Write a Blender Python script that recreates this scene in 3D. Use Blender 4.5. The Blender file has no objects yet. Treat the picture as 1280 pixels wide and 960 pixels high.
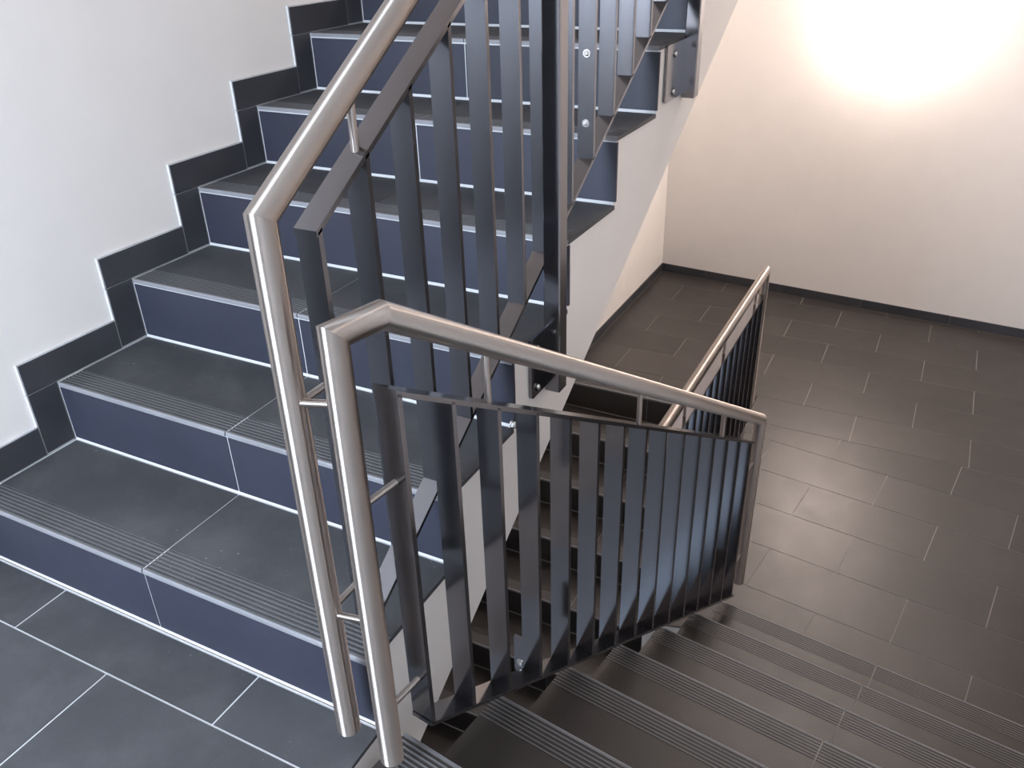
import bpy, math, random
from mathutils import Vector, Matrix

random.seed(7)
scene = bpy.context.scene
col = scene.collection

# ------------------------------------------------------------------ camera
cam_data = bpy.data.cameras.new('camera')
cam_data.sensor_width = 36.0
cam_data.lens = 36.0 * 1053.62 / 1280.0
cam_data.clip_start = 0.02
camera = bpy.data.objects.new('camera', cam_data)
col.objects.link(camera)
CAM = Vector((1.954, -0.852, 1.379))
camera.matrix_world = Matrix((
    (0.889506, -0.201386, 0.410150, CAM.x),
    (0.456137, 0.444016, -0.771225, CAM.y),
    (-0.026800, 0.873094, 0.486815, CAM.z),
    (0, 0, 0, 1)))
scene.camera = camera

# ------------------------------------------------------------------ world, lights, exposure
world = bpy.data.worlds.new('world')
scene.world = world
world.use_nodes = True
bg = world.node_tree.nodes['Background']
bg.inputs[0].default_value = (0.62, 0.78, 1.0, 1)
bg.inputs[1].default_value = 1.0
vs = scene.view_settings
vs.view_transform = 'Standard'
vs.look = 'None'
vs.gamma = 1.0
vs.use_curve_mapping = False
vs.exposure = 0.0


def area_light(name, loc, direction, sx, sy, power, color):
    d = bpy.data.lights.new(name, 'AREA')
    d.shape = 'RECTANGLE'
    d.size, d.size_y, d.energy, d.color = sx, sy, power, color
    o = bpy.data.objects.new(name, d)
    o.location = loc
    o.rotation_euler = Vector(direction).to_track_quat('-Z', 'Y').to_euler()
    col.objects.link(o)
    return o


# daylight through the landing window behind the photographer
area_light('window_daylight', (0.66, -2.76, 1.40), (0.0, 1.0, -0.10), 0.90, 1.1, 185.0, (0.72, 0.84, 1.0))
# unseen warm fill added overhead to brighten the back wall
area_light('back_wall_fill_light', (1.75, 4.35, 3.30), (0.0, 0.12, -1.0), 0.45, 0.45, 62.0, (1.0, 0.87, 0.80))

# ------------------------------------------------------------------ dimensions (metres)
G, H = 0.29483, 0.17648            # tread depth, riser height
SL = H / G
W0, WS = 1.1794, 0.0094            # width of the ascending flight and its slight flare
AB = 0.138227                      # the descending flight is turned by this angle
OB = Vector((1.240, 0.015, 0.0))   # its upper left nosing corner
NB = Vector((math.cos(AB), -math.sin(AB), 0))
DB = Vector((math.sin(AB), math.cos(AB), 0))
WB = 1.25                          # width of the descending flight
ZL = -7 * H                        # lower landing level
YC = 3.474                         # head of the flight going on down
LOWER_BASE = ZL - 7 * H


def from_b(x, y, z=0.0):
    p = OB + NB * x + DB * y
    return Vector((p.x, p.y, z))


# ------------------------------------------------------------------ materials
def new_mat(name):
    m = bpy.data.materials.new(name)
    m.use_nodes = True
    nt = m.node_tree
    return m, nt, nt.nodes['Principled BSDF']


def add(nt, kind, **kw):
    n = nt.nodes.new(kind)
    for k, v in kw.items():
        setattr(n, k, v)
    return n


def ramp(nt, fac, stops):
    r = add(nt, 'ShaderNodeValToRGB')
    els = r.color_ramp.elements
    while len(els) < len(stops):
        els.new(0.5)
    for e, (p, c) in zip(els, stops):
        e.position = p
        e.color = (*c, 1) if len(c) == 3 else c
    nt.links.new(fac, r.inputs[0])
    return r


def world_pos(nt):
    return add(nt, 'ShaderNodeNewGeometry').outputs['Position']


def noise(nt, vec, scale, detail=4, rough=0.6):
    n = add(nt, 'ShaderNodeTexNoise')
    n.inputs['Scale'].default_value = scale
    n.inputs['Detail'].default_value = detail
    n.inputs['Roughness'].default_value = rough
    nt.links.new(vec, n.inputs['Vector'])
    return n.outputs['Fac']


def bump(nt, b, height, strength, dist):
    n = add(nt, 'ShaderNodeBump')
    n.inputs['Strength'].default_value = strength
    n.inputs['Distance'].default_value = dist
    nt.links.new(height, n.inputs['Height'])
    nt.links.new(n.outputs[0], b.inputs['Normal'])


def tile_material(name, dark, light, rough, dust):
    m, nt, b = new_mat(name)
    p = world_pos(nt)
    base = ramp(nt, noise(nt, p, 3.5, 5), [(0.30, dark), (0.75, light)])
    info = add(nt, 'ShaderNodeObjectInfo')
    vary = add(nt, 'ShaderNodeMapRange')
    vary.inputs['To Min'].default_value = 0.86
    vary.inputs['To Max'].default_value = 1.14
    nt.links.new(info.outputs['Random'], vary.inputs['Value'])
    mul = add(nt, 'ShaderNodeVectorMath', operation='SCALE')
    nt.links.new(base.outputs[0], mul.inputs[0])
    nt.links.new(vary.outputs[0], mul.inputs['Scale'])
    out = mul.outputs[0]
    if dust:
        specks = ramp(nt, noise(nt, p, 95, 2, 0.4), [(0.735, (0, 0, 0)), (0.77, (1, 1, 1))])
        patch = ramp(nt, noise(nt, p, 2.6, 3), [(0.52, (0, 0, 0)), (0.68, (1, 1, 1))])
        film = ramp(nt, noise(nt, p, 5.0, 6, 0.7), [(0.45, (0, 0, 0)), (0.8, (0.35, 0.35, 0.35))])
        a = add(nt, 'ShaderNodeMath', operation='MULTIPLY')
        nt.links.new(specks.outputs[0], a.inputs[0])
        nt.links.new(patch.outputs[0], a.inputs[1])
        f = add(nt, 'ShaderNodeMath', operation='MULTIPLY')
        nt.links.new(film.outputs[0], f.inputs[0])
        f.inputs[1].default_value = 0.35
        s = add(nt, 'ShaderNodeMath', operation='MAXIMUM')
        nt.links.new(a.outputs[0], s.inputs[0])
        nt.links.new(f.outputs[0], s.inputs[1])
        s2 = add(nt, 'ShaderNodeMath', operation='MULTIPLY')
        nt.links.new(s.outputs[0], s2.inputs[0])
        s2.inputs[1].default_value = dust
        mix = add(nt, 'ShaderNodeMix', data_type='RGBA')
        nt.links.new(s2.outputs[0], mix.inputs[0])
        nt.links.new(out, mix.inputs[6])
        mix.inputs[7].default_value = (0.34, 0.34, 0.34, 1)
        out = mix.outputs[2]
    nt.links.new(out, b.inputs['Base Color'])
    rr = ramp(nt, noise(nt, p, 9, 4), [(0.3, (rough - 0.03,) * 3), (0.7, (rough + 0.03,) * 3)])
    nt.links.new(rr.outputs[0], b.inputs['Roughness'])
    bump(nt, b, noise(nt, p, 120, 6), 0.18, 0.002)
    return m


def plain(name, color, rough, metallic=0.0, grain=0.0, scale=200.0, vary=0.0):
    m, nt, b = new_mat(name)
    b.inputs['Roughness'].default_value = rough
    b.inputs['Metallic'].default_value = metallic
    p = world_pos(nt)
    lo = tuple(c * (1 - vary) for c in color)
    hi = tuple(min(1, c * (1 + vary)) for c in color)
    r = ramp(nt, noise(nt, p, 6, 4), [(0.3, lo), (0.7, hi)])
    nt.links.new(r.outputs[0], b.inputs['Base Color'])
    if grain:
        bump(nt, b, noise(nt, p, scale, 4), grain, 0.002)
    return m


TILE = tile_material('anthracite_tile', (0.040, 0.041, 0.046), (0.062, 0.063, 0.068), 0.64, 0.9)
RISER = tile_material('daylit_riser_tile', (0.019, 0.0205, 0.034), (0.025, 0.027, 0.044), 0.55, 0.0)  # blue of the daylight on the risers is mixed into this colour
FLOOR_TILE = tile_material('dimmed_lower_tile', (0.025, 0.0215, 0.020), (0.036, 0.031, 0.0285), 0.41, 0.0)  # same tile, darkened and warmed to hold the dim lamplight lower down
SKIRT = tile_material('anthracite_skirting', (0.036, 0.037, 0.044), (0.050, 0.051, 0.058), 0.5, 0.0)
RIDGE = plain('worn_tile_ridge', (0.115, 0.115, 0.12), 0.6, vary=0.15)
LIP = plain('worn_lit_lip', (0.21, 0.21, 0.225), 0.55, vary=0.12)  # pale from wear, plus daylight caught on the edge put into the colour
GROUT = plain('light_grey_grout', (0.54, 0.54, 0.55), 0.9, grain=0.3, vary=0.12)
GROUT_LOW = plain('shaded_grout', (0.22, 0.205, 0.19), 0.9, grain=0.3, vary=0.12)  # same grout, its colour darkened for the dim light of the lower level
WALL = plain('cream_wall_paint', (0.81, 0.775, 0.745), 0.75, grain=0.05, scale=160, vary=0.015)
CEIL = plain('white_ceiling_paint', (0.8, 0.79, 0.77), 0.8)
PAINT = plain('anthracite_metal_paint', (0.225, 0.22, 0.235), 0.15, metallic=0.95, vary=0.02)
BOLT = plain('zinc_bolt', (0.72, 0.72, 0.72), 0.25, 1.0)
FRAME = plain('white_window_frame', (0.75, 0.75, 0.74), 0.4)


def steel_material():
    m, nt, b = new_mat('brushed_stainless_steel')
    b.inputs['Metallic'].default_value = 1.0
    tc = add(nt, 'ShaderNodeTexCoord')
    mp = add(nt, 'ShaderNodeMapping')
    mp.inputs['Scale'].default_value = (1, 1, 1)
    nt.links.new(tc.outputs['Object'], mp.inputs[0])
    n = noise(nt, mp.outputs[0], 8, 3)
    c = ramp(nt, n, [(0.3, (0.43, 0.385, 0.355)), (0.7, (0.45, 0.40, 0.37))])
    nt.links.new(c.outputs[0], b.inputs['Base Color'])
    rr = ramp(nt, n, [(0.3, (0.40,) * 3), (0.7, (0.42,) * 3)])
    nt.links.new(rr.outputs[0], b.inputs['Roughness'])
    tg = add(nt, 'ShaderNodeTangent', direction_type='UV_MAP')
    tg.uv_map = 'UVMap'
    nt.links.new(tg.outputs[0], b.inputs['Tangent'])
    b.inputs['Anisotropic'].default_value = 1.0
    b.inputs['Anisotropic Rotation'].default_value = 0.25
    return m


STEEL = steel_material()


def lamp_material():
    m, nt, b = new_mat('lit_opal_glass')
    b.inputs['Base Color'].default_value = (0.9, 0.85, 0.78, 1)
    b.inputs['Emission Color'].default_value = (1.0, 0.85, 0.76, 1)
    b.inputs['Emission Strength'].default_value = 135.0
    return m


OPAL = lamp_material()

# ------------------------------------------------------------------ mesh helpers


def mesh(name, verts, faces, mats, idx=None, smooth=False):
    me = bpy.data.meshes.new(name)
    me.from_pydata([tuple(v) for v in verts], [], faces)
    for m in (mats if isinstance(mats, (list, tuple)) else [mats]):
        me.materials.append(m)
    if idx:
        for p, i in zip(me.polygons, idx):
            p.material_index = i
    if smooth:
        for p in me.polygons:
            p.use_smooth = True
    me.update()
    import bmesh
    bm = bmesh.new()
    bm.from_mesh(me)
    bmesh.ops.recalc_face_normals(bm, faces=bm.faces)
    bm.to_mesh(me)
    bm.free()
    return me


def obj(name, me, parent=None):
    o = bpy.data.objects.new(name, me)
    col.objects.link(o)
    if parent:
        o.parent = parent
    return o


def thing(name, label, cat, loc=(0, 0, 0), rz=0.0, group=None):
    o = bpy.data.objects.new(name, None)
    col.objects.link(o)
    o.location = loc
    o.rotation_euler = (0, 0, rz)
    o.empty_display_size = 0.1
    o['label'] = label
    o['category'] = cat
    if group:
        o['group'] = group
    return o


def structure(o):
    o['kind'] = 'structure'
    return o


BOXF = [(0, 1, 3, 2), (4, 6, 7, 5), (0, 4, 5, 1), (2, 3, 7, 6), (0, 2, 6, 4), (1, 5, 7, 3)]


def box(x0, x1, y0, y1, z0, z1):
    v = [(x, y, z) for x in (x0, x1) for y in (y0, y1) for z in (z0, z1)]
    return v, list(BOXF)


def chamfer_box(x0, x1, y0, y1, z0, z1, c, mats, name):
    """Box whose twelve edges are chamfered by c."""
    import bmesh
    v, f = box(x0, x1, y0, y1, z0, z1)
    bm = bmesh.new()
    vs_ = [bm.verts.new(p) for p in v]
    for q in f:
        bm.faces.new([vs_[i] for i in q])
    bmesh.ops.recalc_face_normals(bm, faces=bm.faces)
    bmesh.ops.bevel(bm, geom=list(bm.edges), offset=c, segments=1, affect='EDGES')
    me = bpy.data.meshes.new(name)
    bm.to_mesh(me)
    bm.free()
    me.materials.append(mats)
    return me


def prism(poly, z0, z1):
    n = len(poly)
    v = [(p[0], p[1], z0) for p in poly] + [(p[0], p[1], z1) for p in poly]
    f = [tuple(range(n)), tuple(range(n, 2 * n))]
    f += [(i, (i + 1) % n, n + (i + 1) % n, n + i) for i in range(n)]
    return v, f


def clip(poly, nx, ny, d):
    """Keep the part of a convex polygon where nx*x + ny*y <= d."""
    if len(poly) < 3:
        return []
    out = []
    for i in range(len(poly)):
        a, b = poly[i], poly[(i + 1) % len(poly)]
        da, db = nx * a[0] + ny * a[1] - d, nx * b[0] + ny * b[1] - d
        if da <= 0:
            out.append(a)
        if (da < 0 < db) or (db < 0 < da):
            t = da / (da - db)
            out.append((a[0] + t * (b[0] - a[0]), a[1] + t * (b[1] - a[1])))
    return out


def poly_area(p):
    return abs(sum(p[i][0] * p[(i + 1) % len(p)][1] - p[(i + 1) % len(p)][0] * p[i][1] for i in range(len(p)))) / 2


def sweep(points, r, seg, cap=True):
    """Round tube along a polyline with crisp mitred corners."""
    pts = [Vector(p) for p in points]
    verts, faces, sm = [], [], []
    n = len(pts)
    for s in range(n - 1):
        a, b = pts[s], pts[s + 1]
        d = (b - a).normalized()
        up = Vector((1, 0, 0)) if abs(d.x) < 0.9 else Vector((0, 0, 1))
        u = d.cross(up).normalized()
        w = d.cross(u).normalized()
        rings = []
        for k, (p, other) in enumerate(((a, pts[s - 1] if s > 0 else None), (b, pts[s + 2] if s + 2 < n else None))):
            if other is None:
                nrm = d
            elif k == 0:
                nrm = ((p - other).normalized() + d).normalized()
            else:
                nrm = (d + (other - p).normalized()).normalized()
            ring = []
            for i in range(seg):
                t = 2 * math.pi * i / seg
                q = u * (r * math.cos(t)) + w * (r * math.sin(t))
                q = q - d * (q.dot(nrm) / d.dot(nrm))
                ring.append(p + q)
            rings.append(ring)
        b0 = len(verts)
        verts += rings[0] + rings[1]
        for i in range(seg):
            j = (i + 1) % seg
            faces.append((b0 + i, b0 + j, b0 + seg + j, b0 + seg + i))
            sm.append(True)
        for k, ring in ((0, rings[0]), (1, rings[1])):
            if cap and ((k == 0 and s == 0) or (k == 1 and s == n - 2)):
                b1 = len(verts)
                verts += ring
                faces.append(tuple(range(b1, b1 + seg)))
                sm.append(False)
    return verts, faces, sm


def tube_obj(name, points, r, mat, parent, seg=24):
    v, f, sm = sweep(points, r, seg)
    me = mesh(name, v, f, mat)
    for p, s in zip(me.polygons, sm):
        p.use_smooth = s
    uv = me.uv_layers.new(name='UVMap')
    per = len(v) // max(1, seg)
    for p in me.polygons:
        us = [(me.loops[l].vertex_index % seg) / seg for l in p.loop_indices]
        wrap = max(us) - min(us) > 0.5
        for l, u in zip(p.loop_indices, us):
            ring = me.loops[l].vertex_index // seg
            uv.data[l].uv = (u + 1.0 if (wrap and u < 0.5) else u, float(ring))
    return obj(name, me, parent)


# ------------------------------------------------------------------ stairs
LIPZ = 0.011


def tread_profile(depth):
    """Cross-section (t, z, material) of a grooved stair tile, t measured back from the nose."""
    P = [(0.0, -LIPZ, 1), (0.0, -0.0035, 1), (0.0012, -0.0010, 1), (0.0035, 0.0, 2), (0.0095, 0.0, 0)]
    t = 0.0095
    for k in range(6):
        P += [(t + 0.0006, -0.0013, 0), (t + 0.0060, -0.0013, 0), (t + 0.0065, -0.0001, 2), (t + 0.0102, -0.0001, 0)]
        t += 0.0102
    P += [(t + 0.0006, -0.0013, 0), (t + 0.005, -0.0013, 0), (t + 0.0055, 0.0, 0)]
    P += [(depth, 0.0, 0), (depth, -LIPZ, 0)]
    return P


def stair(root, n, width, flare, joint, skirting, low_grout=False, top_depth=None, tread_mat=None):
    """A flight going up along +y from the root: riser k stands at y=(k-1)G, tread k at z=kH."""
    tm = tread_mat or TILE
    rm = tread_mat or RISER
    gm = GROUT_LOW if low_grout else GROUT
    wid = lambda y: width + flare * y
    # concrete core with stepped top
    c = 0.0016
    prof = [(0.0 + 0.0045, -0.0)]
    for k in range(1, n + 1):
        y = (k - 1) * G + 0.0045
        prof.append((y, k * H - c))
        end = k * G + 0.0045 if k < n else (n - 1) * G + (top_depth or G)
        prof.append((end, k * H - c))
    ye = prof[-1][0]
    bottom = lambda y: -0.264 + SL * y
    prof.append((ye, max(bottom(ye), n * H - 0.30)))
    yk = (n * H - 0.30 + 0.264) / SL
    if yk < ye:
        prof.append((yk, n * H - 0.30))
    prof.append((0.006, bottom(0.006)))
    m = len(prof)
    v = [(0.0, y, z) for y, z in prof] + [(wid(y), y, z) for y, z in prof]
    f = [tuple(range(m)), tuple(range(m, 2 * m))]
    idx = [1, 1]
    for i in range(m):
        j = (i + 1) % m
        f.append((i, j, m + j, m + i))
        idx.append(0 if i < 2 * n else 1)
    obj('stair_core', mesh('stair_core', v, f, [gm, WALL], idx), root)
    over = 0.004
    for k in range(1, n + 1):
        y0, z = (k - 1) * G, k * H
        w = wid(y0) + over
        # riser tiles
        for a, b in ((0.012, joint - 0.0018), (joint + 0.0018, w)):
            v, f = box(a, b, y0 + 0.003, y0 + 0.012, (k - 1) * H + 0.0075, z - LIPZ - 0.0045)
            obj('riser_tile', mesh('riser_tile', v, f, rm), root)
        # tread tiles with grooved nosing
        depth = (top_depth if (k == n and top_depth) else G) - 0.001
        P = tread_profile(depth)
        for a, b in ((0.014, joint - 0.0018), (joint + 0.0018, w)):
            q = len(P)
            w2 = b if b < w - 1e-6 else None
            v = [(a, y0 + t, z + dz) for t, dz, _ in P]
            v += [((w2 if w2 else wid(y0 + t) + over), y0 + t, z + dz) for t, dz, _ in P]
            f = [tuple(range(q)), tuple(range(q, 2 * q))]
            idx = [0, 0]
            for i in range(q):
                j = (i + 1) % q
                f.append((i, j, q + j, q + i))
                idx.append(P[i][2])
            obj('tread_tile', mesh('tread_tile', v, f, [tm, LIP, RIDGE], idx), root)
        if skirting:
            s, th = 0.083, 0.009
            v, f = box(0.001, th, y0 - s + 0.002, y0 - 0.0005, z - H + 0.005, z - 0.001)
            obj('skirting_tile', mesh('skirting_tile', v, f, SKIRT), root)
            e = (top_depth or G) if k == n else G - s
            v, f = box(0.001, th, y0 - s + 0.002, y0 + e - 0.002 + (0 if k == n else 0), z + 0.0025, z + 0.083)
            obj('skirting_tile', mesh('skirting_tile', v, f, SKIRT), root)
            # grout bead that closes the skirting against the wall and the tread
            v, f = box(0.0, 0.0065, y0 - s - 0.0015, y0, z - H, z + 0.002)
            v2, f2 = box(0.0, 0.0065, y0 - s - 0.0015, y0 + e, z, z + 0.0865)
            f2 = [tuple(i + 8 for i in q) for q in f2]
            obj('skirting_grout', mesh('skirting_grout', v + v2, f + f2, gm), root)


flight_up = thing('stair_flight', 'tiled flight of steps rising from the landing along the cream left wall', 'stairs', (0, 0, 0),
                  group='flights of tiled stairs')
stair(flight_up, 9, W0, WS, 0.590, True)

pb = from_b(WB, 6 * G, ZL)
flight_down = thing('stair_flight', 'dark grooved steps going down to the lower landing at bottom right', 'stairs',
                    pb, math.pi - AB, group='flights of tiled stairs')
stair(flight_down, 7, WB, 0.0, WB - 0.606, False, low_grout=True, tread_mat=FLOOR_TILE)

flight_low = thing('stair_flight', 'shadowed flight seen through the railing slats beneath the rising steps', 'stairs',
                   (0, YC - 6 * G, LOWER_BASE), group='flights of tiled stairs')
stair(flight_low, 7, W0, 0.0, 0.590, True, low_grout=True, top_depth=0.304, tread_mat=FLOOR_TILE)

# ------------------------------------------------------------------ floors


def tile_floor(parent, cells, mat, top, thick=0.010):
    for poly in cells:
        if len(poly) < 3 or poly_area(poly) < 0.0015:
            continue
        v, f = prism(poly, top - thick, top)
        obj('floor_tile', mesh('floor_tile', v, f, mat), parent)


def slab(name, poly, z0, z1, mats):
    v, f = prism(poly, z0, z1)
    idx = [1] + [0] + [1] * (len(f) - 2)
    return structure(obj(name, mesh(name, v, f, mats, idx)))


GAPX = 1.185
RW = lambda yb: from_b(WB, yb)               # foot line of the right wall
YB0 = -2.85                                   # rear wall of the upper landing

# upper landing: left of the gap, behind the gap, right of the gap
j = 0.0022
up_polys = [
    [(0, -0.0), (0, -0.44), (GAPX, -0.44), (GAPX, -0.0)],
    [(0, -0.44), (0, YB0), (3.3, YB0), (2.75, -0.44)],
]
floor_up = slab('floor', up_polys[0], -0.264, -0.0012, [GROUT, WALL])
rows = [(-0.0065, -0.140)] + [(-0.140 - 0.3 * i, -0.440 - 0.3 * i) for i in range(9)]
cells = []
for r, (ya, yb_) in enumerate(rows):
    x0 = (0.282 if r % 2 == 0 else 0.584) - 1.2
    while x0 < 2.9:
        p = [(x0 + j, yb_ + j), (x0 + 0.6 - j, yb_ + j), (x0 + 0.6 - j, ya - (j if r else 0)), (x0 + j, ya - (j if r else 0))]
        p = clip(p, -1, 0, -0.011)
        p = clip(p, 1, 0, (GAPX + 0.003) if yb_ > -0.45 else 2.72)
        p = clip(p, 0, -1, -(YB0 + 0.012))
        if len(p) >= 3:
            # keep left of the right wall
            w0 = from_b(WB - 0.01, 0)
            p = clip(p, NB.x, NB.y, NB.x * w0.x + NB.y * w0.y)
        cells.append(p)
        x0 += 0.6
tile_floor(floor_up, cells, TILE, 0.0)
# the rear half of the same slab, and the strip beside the descending flight
v, f = prism([(0, -0.4405), (0, YB0), (3.3, YB0), (2.62, -0.4405)], -0.264, -0.0012)
obj('slab_extension', mesh('slab_extension', v, f, [GROUT, WALL], [1, 0, 1, 1, 1, 1]), floor_up)
bl = [from_b(0, -G - 0.002), from_b(WB, -G - 0.002)]
right_strip = [(bl[0].x, bl[0].y), (1.205, -0.439), (2.62, -0.439)]
if bl[1].y > -0.439:
    right_strip.append((bl[1].x, bl[1].y))
v, f = prism(right_strip, -0.264, -0.0012)
obj('slab_extension', mesh('slab_extension', v, f, [GROUT, WALL], [1, 0] + [1] * len(right_strip)), floor_up)
v, f = prism([(p[0], p[1]) for p in right_strip], -0.0011, 0.0)
obj('floor_tile', mesh('floor_tile', v, f, TILE), floor_up)

# lower landing
BWN = Vector((0.0886, 1.0, 0)).normalized()      # normal of the back wall, which runs slightly askew
BWD = BWN.x * 0.021 + BWN.y * 5.528
back_y = lambda x: (BWD - BWN.x * x) / BWN.y


def wall_corner():
    # back wall meets the right wall: walk along the right wall until the back wall is reached
    p0 = from_b(WB, 0)
    t = (BWD - BWN.x * p0.x - BWN.y * p0.y) / (BWN.x * DB.x + BWN.y * DB.y)
    return from_b(WB, t)


CR = wall_corner()
foot_l, foot_r = from_b(0.0, 6 * G + 0.004), from_b(WB, 6 * G + 0.004)
low_poly = [(GAPX + 0.004, 1.66), (foot_l.x, foot_l.y), (foot_r.x, foot_r.y), (CR.x, CR.y), (0, back_y(0)), (0, YC + 0.30),
            (GAPX + 0.004, YC + 0.30)]
floor_low = structure(bpy.data.objects.new('floor', None))
v, f = prism([(GAPX + 0.006, 1.69), (foot_l.x, foot_l.y), (foot_r.x, foot_r.y), (CR.x, CR.y), (GAPX + 0.006, back_y(GAPX))], ZL - 0.264, ZL - 0.0012)
me = mesh('floor', v, f, [GROUT_LOW, WALL], [1, 0, 1, 1, 1, 1, 1])
bpy.data.objects.remove(floor_low)
floor_low = structure(obj('floor', me))
v, f = prism([(0, YC + 0.3045), (GAPX + 0.0055, YC + 0.3045), (GAPX + 0.0055, back_y(GAPX)), (0, back_y(0))], ZL - 0.264, ZL - 0.0012)
obj('slab_extension', mesh('slab_extension', v, f, [GROUT_LOW, WALL], [1, 0, 1, 1, 1, 1]), floor_low)
SEAM = 3.478
jl = 0.0020
cells = []
A0, R0 = 1.1627, 4.9778
for r in range(-3, 5):                      # rows square to the flight below, behind the seam
    ya, yb_ = R0 - 0.3 * r, R0 - 0.3 * (r + 1)
    for i in range(-6, 8):
        if (i - r) % 2:
            continue
        xa = A0 + 0.3 * i
        p = [(xa + jl, yb_ + jl), (xa + 0.6 - jl, yb_ + jl), (xa + 0.6 - jl, ya - jl), (xa + jl, ya - jl)]
        p = clip(p, -1, 0, -0.011)
        if r == 4:
            p = clip(p, -1, 0, -(GAPX + 0.006))
        if len(p) > 2:
            p = clip(p, BWN.x, BWN.y, BWD - 0.012)
        if len(p) > 2:
            p = clip(p, NB.x, NB.y, NB.dot(CR) - 0.011)
        cells.append(p)
for r in range(-2, 9):                      # rows square to the descending flight, in front of the seam
    ya, yb_ = 3.58 + 0.2965 - 0.2965 * r + 0.2965, 3.58 - 0.2965 * r + 0.2965
    for i in range(-5, 4):
        xa = 0.603 + 0.303 * i
        if (i - r) % 2 == 1:
            continue
        q = [(xa + jl, yb_ + jl), (xa + 0.606 - jl, yb_ + jl), (xa + 0.606 - jl, ya - jl), (xa + jl, ya - jl)]
        q = clip(q, 1, 0, WB - 0.011)
        if len(q) < 3:
            continue
        kx = (foot_l.y - 1.69) / (foot_l.x - GAPX - 0.006)
        p = [tuple(from_b(x, y).xy) for x, y in clip(q, 0, -1, -(6 * G + 0.008))]
        if len(p) > 2:
            p = clip(p, 0, 1, SEAM - jl)
        if len(p) > 2:
            p = clip(p, -1, 0, -(GAPX + 0.006))
        cells.append(p)
        # the corner of the landing to the left of the foot of the stairs
        q2 = clip(clip(q, 1, 0, 0.0), 0, 1, 6 * G + 0.0075) if len(q) > 2 else []
        if len(q2) > 2:
            p = [tuple(from_b(x, y).xy) for x, y in q2]
            p = clip(p, -1, 0, -(GAPX + 0.006))
            if len(p) > 2:
                p = clip(p, kx, -1, kx * (GAPX + 0.006) - 1.69)
            if len(p) > 2:
                cells.append(p)
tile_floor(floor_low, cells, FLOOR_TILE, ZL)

# bottom floor below the lowest flight
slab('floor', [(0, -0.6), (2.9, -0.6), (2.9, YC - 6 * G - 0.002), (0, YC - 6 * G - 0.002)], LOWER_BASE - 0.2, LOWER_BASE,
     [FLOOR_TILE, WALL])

# ------------------------------------------------------------------ walls, ceiling, baseboards, window
TOP, BOT = 3.4, LOWER_BASE - 0.2


def wall_seg(name, a, b, z0, z1, th, side):
    """Vertical wall from a to b, thickness th to the given side (+1 left of a->b)."""
    a, b = Vector((a[0], a[1], 0)), Vector((b[0], b[1], 0))
    d = (b - a).normalized()
    n = Vector((-d.y, d.x, 0)) * side * th
    poly = [a.xy, b.xy, (b + n).xy, (a + n).xy]
    v, f = prism(poly, z0, z1)
    return structure(obj(name, mesh(name, v, f, WALL)))


wall_seg('wall_left', (0, YB0), (0, back_y(0)), BOT, TOP, 0.2, 1)
wall_seg('wall_back', (-0.2, back_y(-0.2)), (CR.x + 0.2, back_y(CR.x + 0.2)), BOT, TOP, 0.2, 1)
ra, rb = from_b(WB, -3.7), CR
wall_seg('wall_right', ra.xy, rb.xy, BOT, TOP, 0.2, -1)
# rear wall with the window opening
WX0, WX1, WZ0, WZ1 = 0.19, 1.13, 0.83, 1.97
rv, rf = [], []
for bx in (box(-0.2, WX0, YB0 - 0.2, YB0, BOT, TOP), box(WX1, 3.2, YB0 - 0.2, YB0, BOT, TOP),
           box(WX0, WX1, YB0 - 0.2, YB0, BOT, WZ0), box(WX0, WX1, YB0 - 0.2, YB0, WZ1, TOP)):
    o_ = len(rv)
    rv += bx[0]
    rf += [tuple(i + o_ for i in q) for q in bx[1]]
structure(obj('wall_rear', mesh('wall_rear', rv, rf, WALL)))
win = structure(obj('window_1', mesh('window_1', *[x for x in (
    lambda parts: (sum([p[0] for p in parts], []), sum([[tuple(i + 8 * k for i in q) for q in p[1]] for k, p in enumerate(parts)], [])))(
    [box(WX0, WX0 + 0.05, YB0 - 0.13, YB0 - 0.06, WZ0, WZ1), box(WX1 - 0.05, WX1, YB0 - 0.13, YB0 - 0.06, WZ0, WZ1),
     box(WX0 + 0.05, WX1 - 0.05, YB0 - 0.13, YB0 - 0.06, WZ0, WZ0 + 0.05),
     box(WX0 + 0.05, WX1 - 0.05, YB0 - 0.13, YB0 - 0.06, WZ1 - 0.05, WZ1)])], FRAME)))
# underside of the next landing and of the flight that goes on up from it
UPZ = 16 * H - 0.264
v, f = prism([(0.0, YB0), (3.2, YB0), (2.55, 0.0), (0.0, 0.0)], UPZ, UPZ + 0.26)
structure(obj('ceiling', mesh('ceiling', v, f, CEIL)))
y1_ = (TOP - UPZ) / SL
v = [(x, y, z) for x in (0.0, W0) for y, z in ((0.0, UPZ), (y1_, TOP), (y1_, TOP + 0.1), (0.0, UPZ + 0.26))]
structure(obj('ceiling', mesh('ceiling', v, [(0, 1, 2, 3), (4, 5, 6, 7), (0, 1, 5, 4), (1, 2, 6, 5), (2, 3, 7, 6), (3, 0, 4, 7)], CEIL)))
v, f = prism([(-0.2, YB0 - 0.2), (3.4, YB0 - 0.2), (3.6, 5.8), (-0.2, 5.8)], TOP, TOP + 0.2)
structure(obj('ceiling', mesh('ceiling', v, f, CEIL)))

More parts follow.
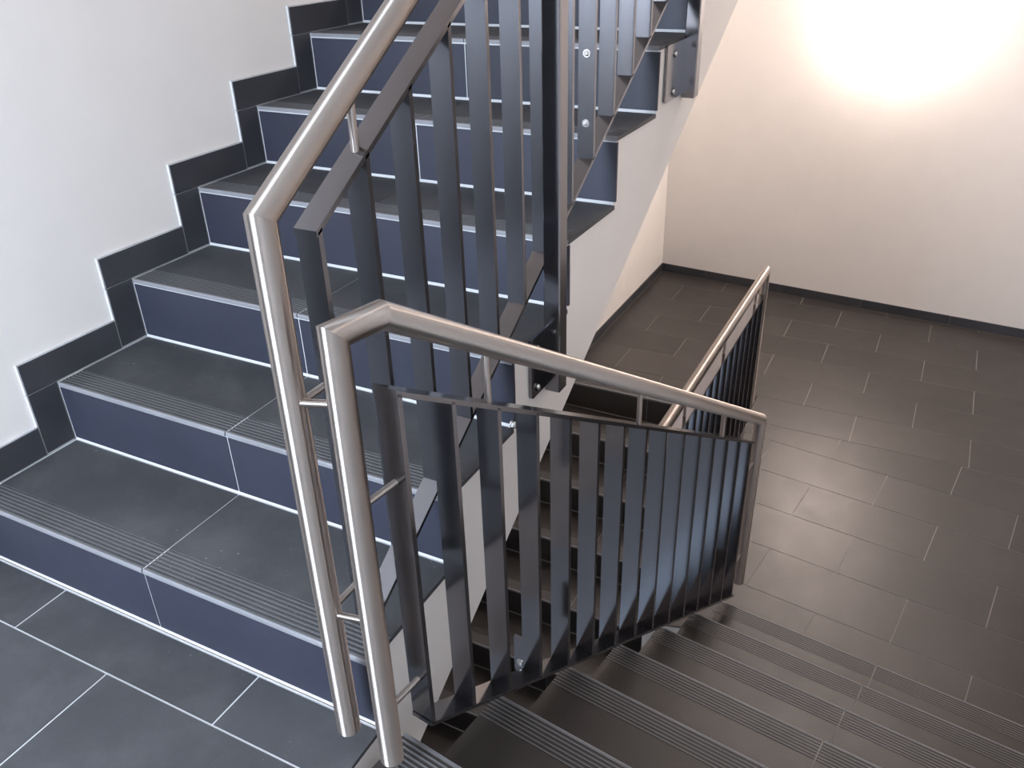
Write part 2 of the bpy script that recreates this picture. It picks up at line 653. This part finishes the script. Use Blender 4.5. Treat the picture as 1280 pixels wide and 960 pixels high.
# unseen dark door added to darken reflections in the rising railing's slats
DOOR = plain('added_dark_door', (0.030, 0.031, 0.034), 0.65)
door = structure(obj('added_door_1', mesh('added_door_1', *box(0.0, 0.035, -1.86, -0.98, 0.002, 2.02), DOOR)))
for y0_, y1_, z0_, z1_ in ((-1.93, -1.863, 0.002, 2.09), (-0.977, -0.91, 0.002, 2.09), (-1.863, -0.977, 2.023, 2.09)):
    obj('added_door_frame', mesh('added_door_frame', *box(0.0, 0.05, y0_, y1_, z0_, z1_), DOOR), door)
tube_obj('added_door_handle', [(0.036, -1.06, 1.03), (0.085, -1.06, 1.03), (0.085, -1.18, 1.03)], 0.010, STEEL, door, 12)

# unseen double door added to darken reflections on slat edges (local axes of the turned flight)
door2 = structure(bpy.data.objects.new('door_2', mesh('door_2', *box(WB - 0.045, WB - 0.001, 2.24, 3.96, ZL + 0.004, ZL + 2.06), DOOR)))
col.objects.link(door2)
door2.location, door2.rotation_euler = OB, (0, 0, -AB)
for y0_, y1_, z0_, z1_ in ((2.17, 2.237, 0.004, 2.13), (3.963, 4.03, 0.004, 2.13), (2.24, 3.96, 2.063, 2.13)):
    obj('added_door_frame', mesh('added_door_frame', *box(WB - 0.06, WB - 0.001, y0_, y1_, ZL + z0_, ZL + z1_), DOOR), door2)
for yy in (3.03, 3.17):
    tube_obj('added_door_handle', [(WB - 0.046, yy, ZL + 1.05), (WB - 0.095, yy, ZL + 1.05), (WB - 0.095, yy + (yy - 3.1) * 1.7, ZL + 1.05)],
             0.010, STEEL, door2, 12)

# baseboards of the lower landing
BBH, BBT = 0.066, 0.009


def baseboard(name, a, b, n_in, step, first):
    """Row of skirting tiles from a to b; n_in points into the room."""
    a, b = Vector((*a, 0)), Vector((*b, 0))
    L = (b - a).length
    d = (b - a).normalized()
    n = Vector((*n_in, 0)).normalized()
    root = None
    t = 0.0
    nxt = first
    poly = [a.xy, b.xy, (b + n * 0.005).xy, (a + n * 0.005).xy]
    v, f = prism(poly, ZL - 0.002, ZL + BBH - 0.003)
    root = structure(obj(name, mesh(name, v, f, GROUT_LOW)))
    while t < L - 1e-4:
        e = min(nxt, L)
        p0, p1 = a + d * (t + 0.0012), a + d * (e - 0.0012)
        v, f = prism([p0.xy, p1.xy, (p1 + n * BBT).xy, (p0 + n * BBT).xy], ZL + 0.001, ZL + BBH)
        obj('baseboard_tile', mesh('baseboard_tile', v, f, SKIRT), root)
        t, nxt = e, e + step
    return root


baseboard('baseboard_back', (0.0, back_y(0.0)), (CR.x, CR.y), (-BWN.x, -BWN.y), 0.6, 0.38)
baseboard('baseboard_left', (0.0, YC + 0.31), (0.0, back_y(0) - 0.01), (1, 0), 0.6, 0.35)
q0, q1 = from_b(WB, 4.035), from_b(WB, (CR - OB).dot(DB) - 0.012)
baseboard('baseboard_right', q0.xy, q1.xy, (-NB.x, -NB.y), 0.6, 0.42)

# ------------------------------------------------------------------ railings


def bolt(parent, loc, axis, r=0.008, hgt=0.007):
    """Button-head bolt with a washer and a hex socket."""
    prof = [(0.0, -0.002), (r * 1.45, -0.002), (r * 1.45, 0.0), (r, 0.0), (r * 0.98, hgt * 0.45), (r * 0.75, hgt * 0.9),
            (r * 0.45, hgt), (r * 0.42, hgt * 0.55), (0.0, hgt * 0.55)]
    seg = 12
    q = Vector(axis).to_track_quat('Z', 'Y')
    v, f = [], []
    for k in range(seg):
        t = 2 * math.pi * k / seg
        for (rr, z) in prof:
            v.append(Vector(loc) + q @ Vector((rr * math.cos(t), rr * math.sin(t), z)))
    m = len(prof)
    for k in range(seg):
        k2 = (k + 1) % seg
        for i in range(m - 1):
            f.append((k * m + i, k2 * m + i, k2 * m + i + 1, k * m + i + 1))
    me = mesh('bolt', v, f, BOLT)
    return obj('bolt', me, parent)


def bar(name, parent, x, hw, ya, yb, zf, th, mat=PAINT):
    """Flat bar on the slope zf(y), 2*hw wide across, th thick, plumb-cut ends."""
    v = [(xx, y, zf(y) + dz) for xx in (x - hw, x + hw) for y in (ya, yb) for dz in (-th / 2, th / 2)]
    return obj(name, mesh(name, v, list(BOXF), mat), parent)


HW, TH = 0.0205, 0.010
HWB = 0.024


def slat(parent, x, y, z0f, z1f, HW=HW):
    a, b = y - TH / 2, y + TH / 2
    v = [(xx, yy, (z0f(yy) if k == 0 else z1f(yy))) for xx in (x - HW, x + HW) for yy in (a, b) for k in (0, 1)]
    import bmesh
    me = mesh('slat', v, list(BOXF), PAINT)
    return obj('slat', me, parent)


def rounded_plate(name, parent, axis, at, th, u0, u1, z0, z1, r, mat=PAINT):
    """Upright plate with two rounded lower corners; axis 'y' faces along y, 'x' along x."""
    pts = [(u0, z1), (u0, z0 + r)]
    for k in range(1, 6):
        t = math.pi + k / 5 * math.pi / 2
        pts.append((u0 + r + r * math.cos(t), z0 + r + r * math.sin(t)))
    for k in range(0, 6):
        t = 1.5 * math.pi + k / 5 * math.pi / 2
        pts.append((u1 - r + r * math.cos(t), z0 + r + r * math.sin(t)))
    pts.append((u1, z1))
    m = len(pts)
    if axis == 'y':
        v = [(u, at, z) for u, z in pts] + [(u, at + th, z) for u, z in pts]
    else:
        v = [(at, u, z) for u, z in pts] + [(at + th, u, z) for u, z in pts]
    f = [tuple(range(m)), tuple(range(m, 2 * m))] + [(i, (i + 1) % m, m + (i + 1) % m, m + i) for i in range(m)]
    return obj(name, mesh(name, v, f, mat), parent)


# --- railing of the rising flight
XA = 1.168
rail_up = thing('stair_railing', 'slatted dark railing with the steel handrail that climbs the rising flight', 'railing',
                group='stair railings')
noseA = lambda y: H + SL * y
topA = lambda y: noseA(y) + 0.806
botA = lambda y: noseA(y) + 0.058
hrA = lambda y: 1.0415 + 0.618 * (y + 0.058)
tube_obj('handrail', [(XA, -0.062, 0.062), (XA, -0.058, 1.0415), (XA, 2.42, hrA(2.42))], 0.0212, STEEL, rail_up, 32)
YA_END = 2.36
bar('top_rail', rail_up, XA, HW, 0.022, YA_END, topA, 0.010)
bar('bottom_rail', rail_up, XA, HW, 0.022, YA_END, botA, 0.010)
ys = [0.030 + 0.1265 * k for k in range(19)]
for y in ys:
    slat(rail_up, XA, y, botA, topA)
for k in (1, 6, 11, 16):
    tube_obj('handrail_pin', [(XA, ys[k], topA(ys[k]) + 0.002), (XA, ys[k], hrA(ys[k]) - 0.012)], 0.0065, STEEL, rail_up, 12)
for z in (0.755, 0.352):                      # pins from the handrail's vertical end to the first slat
    tube_obj('handrail_pin', [(XA, -0.050, z), (XA, 0.026, z)], 0.0060, STEEL, rail_up, 12)
# wall brackets of that railing on the cream side of the flight
WA = lambda y: W0 + WS * y


def post_a(y, z0, reach):
    """Square post outside the flight, bolted to its cream side through a base plate."""
    x0, x1 = WA(y) + 0.004, WA(y) + 0.045
    zt = topA(y + 0.02) + 0.004
    obj('post', chamfer_box(x0, x1, y, y + 0.042, z0, zt, 0.003, PAINT, 'post'), rail_up)
    b = rounded_plate('base_plate', rail_up, 'x', WA(y) + 0.001, 0.007, y - reach, y + 0.03, z0 + 0.012, z0 + 0.165, 0.010)
    for dz in (0.034, 0.136):
        bolt(b, (WA(y) + 0.008, y - reach * 0.6, z0 + dz), (1, 0, 0))
    for zz in (topA(y + 0.02), botA(y + 0.02)):
        v, f = box(XA + HW - 0.002, x0 + 0.006, y + 0.014, y + 0.028, zz - 0.010, zz + 0.003)
        obj('bracket_arm', mesh('bracket_arm', v, f, PAINT), rail_up)


post_a(0.748, 0.372, 0.075)
post_a(1.690, 0.888, 0.160)
bolt(rail_up, (WA(0.59) + 0.001, 0.590, 0.362), (1, 0, 0), 0.010, 0.009)
for z in (1.098, 0.943):
    bolt(rail_up, (XA, ys[8] - 0.006, z), (0, -1, 0), 0.0062, 0.005)

# --- railing of the descending flight (local axes of that flight)
XB = 0.034
rail_down = thing('stair_railing', 'slatted dark railing with the steel handrail sloping down in the middle', 'railing',
                  OB, -AB, group='stair railings')
noseB = lambda y: -SL * y
topB = lambda y: noseB(y) + 0.775
botB = lambda y: noseB(y) + 0.058
hrB = lambda y: 0.8861 - 0.612 * (y - 0.020)
YE = 1.855
tube_obj('handrail', [(XB, -0.076, 0.036), (XB, -0.072, 0.8915), (XB, 0.020, 0.8870), (XB, YE, hrB(YE)), (XB, YE, -1.010)],
         0.0212, STEEL, rail_down, 32)
yb = [0.017 + 0.1214 * k for k in range(15)]
YBE = yb[-1] + 0.03
bar('top_rail', rail_down, XB, HWB, 0.010, YBE, topB, 0.010)
bar('bottom_rail', rail_down, XB, HWB, 0.010, YBE, botB, 0.010)
for y in yb:
    slat(rail_down, XB, y, botB, topB, HWB)
for k in (2, 7, 12):
    tube_obj('handrail_pin', [(XB, yb[k], topB(yb[k]) + 0.002), (XB, yb[k], hrB(yb[k]) - 0.012)], 0.0065, STEEL, rail_down, 12)
for z in (0.158, 0.60):
    tube_obj('handrail_pin', [(XB, -0.064, z), (XB, 0.013, z)], 0.0060, STEEL, rail_down, 12)
for z in (-0.42, -0.86):
    tube_obj('handrail_pin', [(XB, yb[-1] + 0.004, z), (XB, YE - 0.012, z)], 0.0060, STEEL, rail_down, 12)
for k in (3, 12):
    y = yb[k]
    rounded_plate('mounting_plate', rail_down, 'y', y + 0.0055, 0.008, -0.022, XB + 0.012, noseB(y) + 0.03, botB(y) + 0.085, 0.010)
    bolt(rail_down, (XB - HW - 0.016, y + 0.0050, noseB(y) + 0.065), (0, -1, 0), 0.0085, 0.007)
# two pins tie the vertical ends of both handrails together
for za in (0.768, 0.352):
    a = Vector((XA + 0.019, -0.060, za))
    b = from_b(XB - 0.019, -0.074, za + 0.012)
    tube_obj('tie_pin', [a, b], 0.0062, STEEL, rail_up, 12)

# --- guard between the lower landing and the open stair
XG = 1.203
guard = thing('stair_railing', 'level steel guard rail with dark slats at the edge of the lower landing', 'railing',
              group='stair railings')
ZH, ZT, ZBt = -0.302, -0.415, ZL + 0.06
GY0, GY1 = 1.70, 3.455
tube_obj('handrail', [(XG, GY0, ZL + 0.12), (XG, GY0, ZH), (XG, GY1, ZH), (XG, GY1, ZL + 0.12)], 0.0212, STEEL, guard, 32)
gy = [GY1 - 0.085 - 0.1214 * k for k in range(14)]
bar('top_rail', guard, XG, HW, gy[-1] - 0.02, gy[0] + 0.02, lambda y: ZT, 0.010)
bar('bottom_rail', guard, XG, HW, gy[-1] - 0.02, gy[0] + 0.02, lambda y: ZBt, 0.010)
for y in gy:
    slat(guard, XG, y, lambda t: ZBt, lambda t: ZT)
for k in (1, 6, 11):
    tube_obj('handrail_pin', [(XG, gy[k], ZT + 0.002), (XG, gy[k], ZH - 0.012)], 0.0065, STEEL, guard, 12)
for y, s in ((GY1, -1), (GY0, 1)):
    e = gy[0] if s < 0 else gy[-1]
    for z in (-0.55, -1.02):
        tube_obj('handrail_pin', [(XG, y + s * 0.012, z), (XG, e - s * 0.003, z)], 0.0060, STEEL, guard, 12)
for k in (2, 11):
    v, f = box(XG - 0.012, XG + HW, gy[k] - 0.012, gy[k] + 0.004, ZL, ZBt + 0.03)
    obj('floor_foot', mesh('floor_foot', v, f, PAINT), guard)

# ------------------------------------------------------------------ wall lamp
LX = 1.475
lp = Vector((LX, back_y(LX), 0.80))
lamp = thing('wall_lamp', 'lit round opal wall lamp high on the far cream wall', 'lamp', lp, math.atan2(-BWN.x, -BWN.y) * -1 + math.pi)
lamp.rotation_euler = (0, 0, math.atan2(-BWN.y, -BWN.x) + math.pi / 2)


def lathe_y(name, prof, mat, parent, seg=40):
    v, f = [], []
    m = len(prof)
    for k in range(seg):
        t = 2 * math.pi * k / seg
        for r, y in prof:
            v.append((r * math.cos(t), -y, r * math.sin(t)))
    for k in range(seg):
        k2 = (k + 1) % seg
        for i in range(m - 1):
            f.append((k * m + i, k2 * m + i, k2 * m + i + 1, k * m + i + 1))
    return obj(name, mesh(name, v, f, mat, smooth=True), parent)


lathe_y('lamp_base', [(0.0, 0.001), (0.14, 0.001), (0.14, 0.022), (0.13, 0.026), (0.0, 0.026)], FRAME, lamp)
dome = [(0.155 * math.cos(t), 0.026 + 0.15 * math.sin(t)) for t in [i * math.pi / 2 / 10 for i in range(11)]]
lathe_y('lamp_shade', dome, OPAL, lamp)
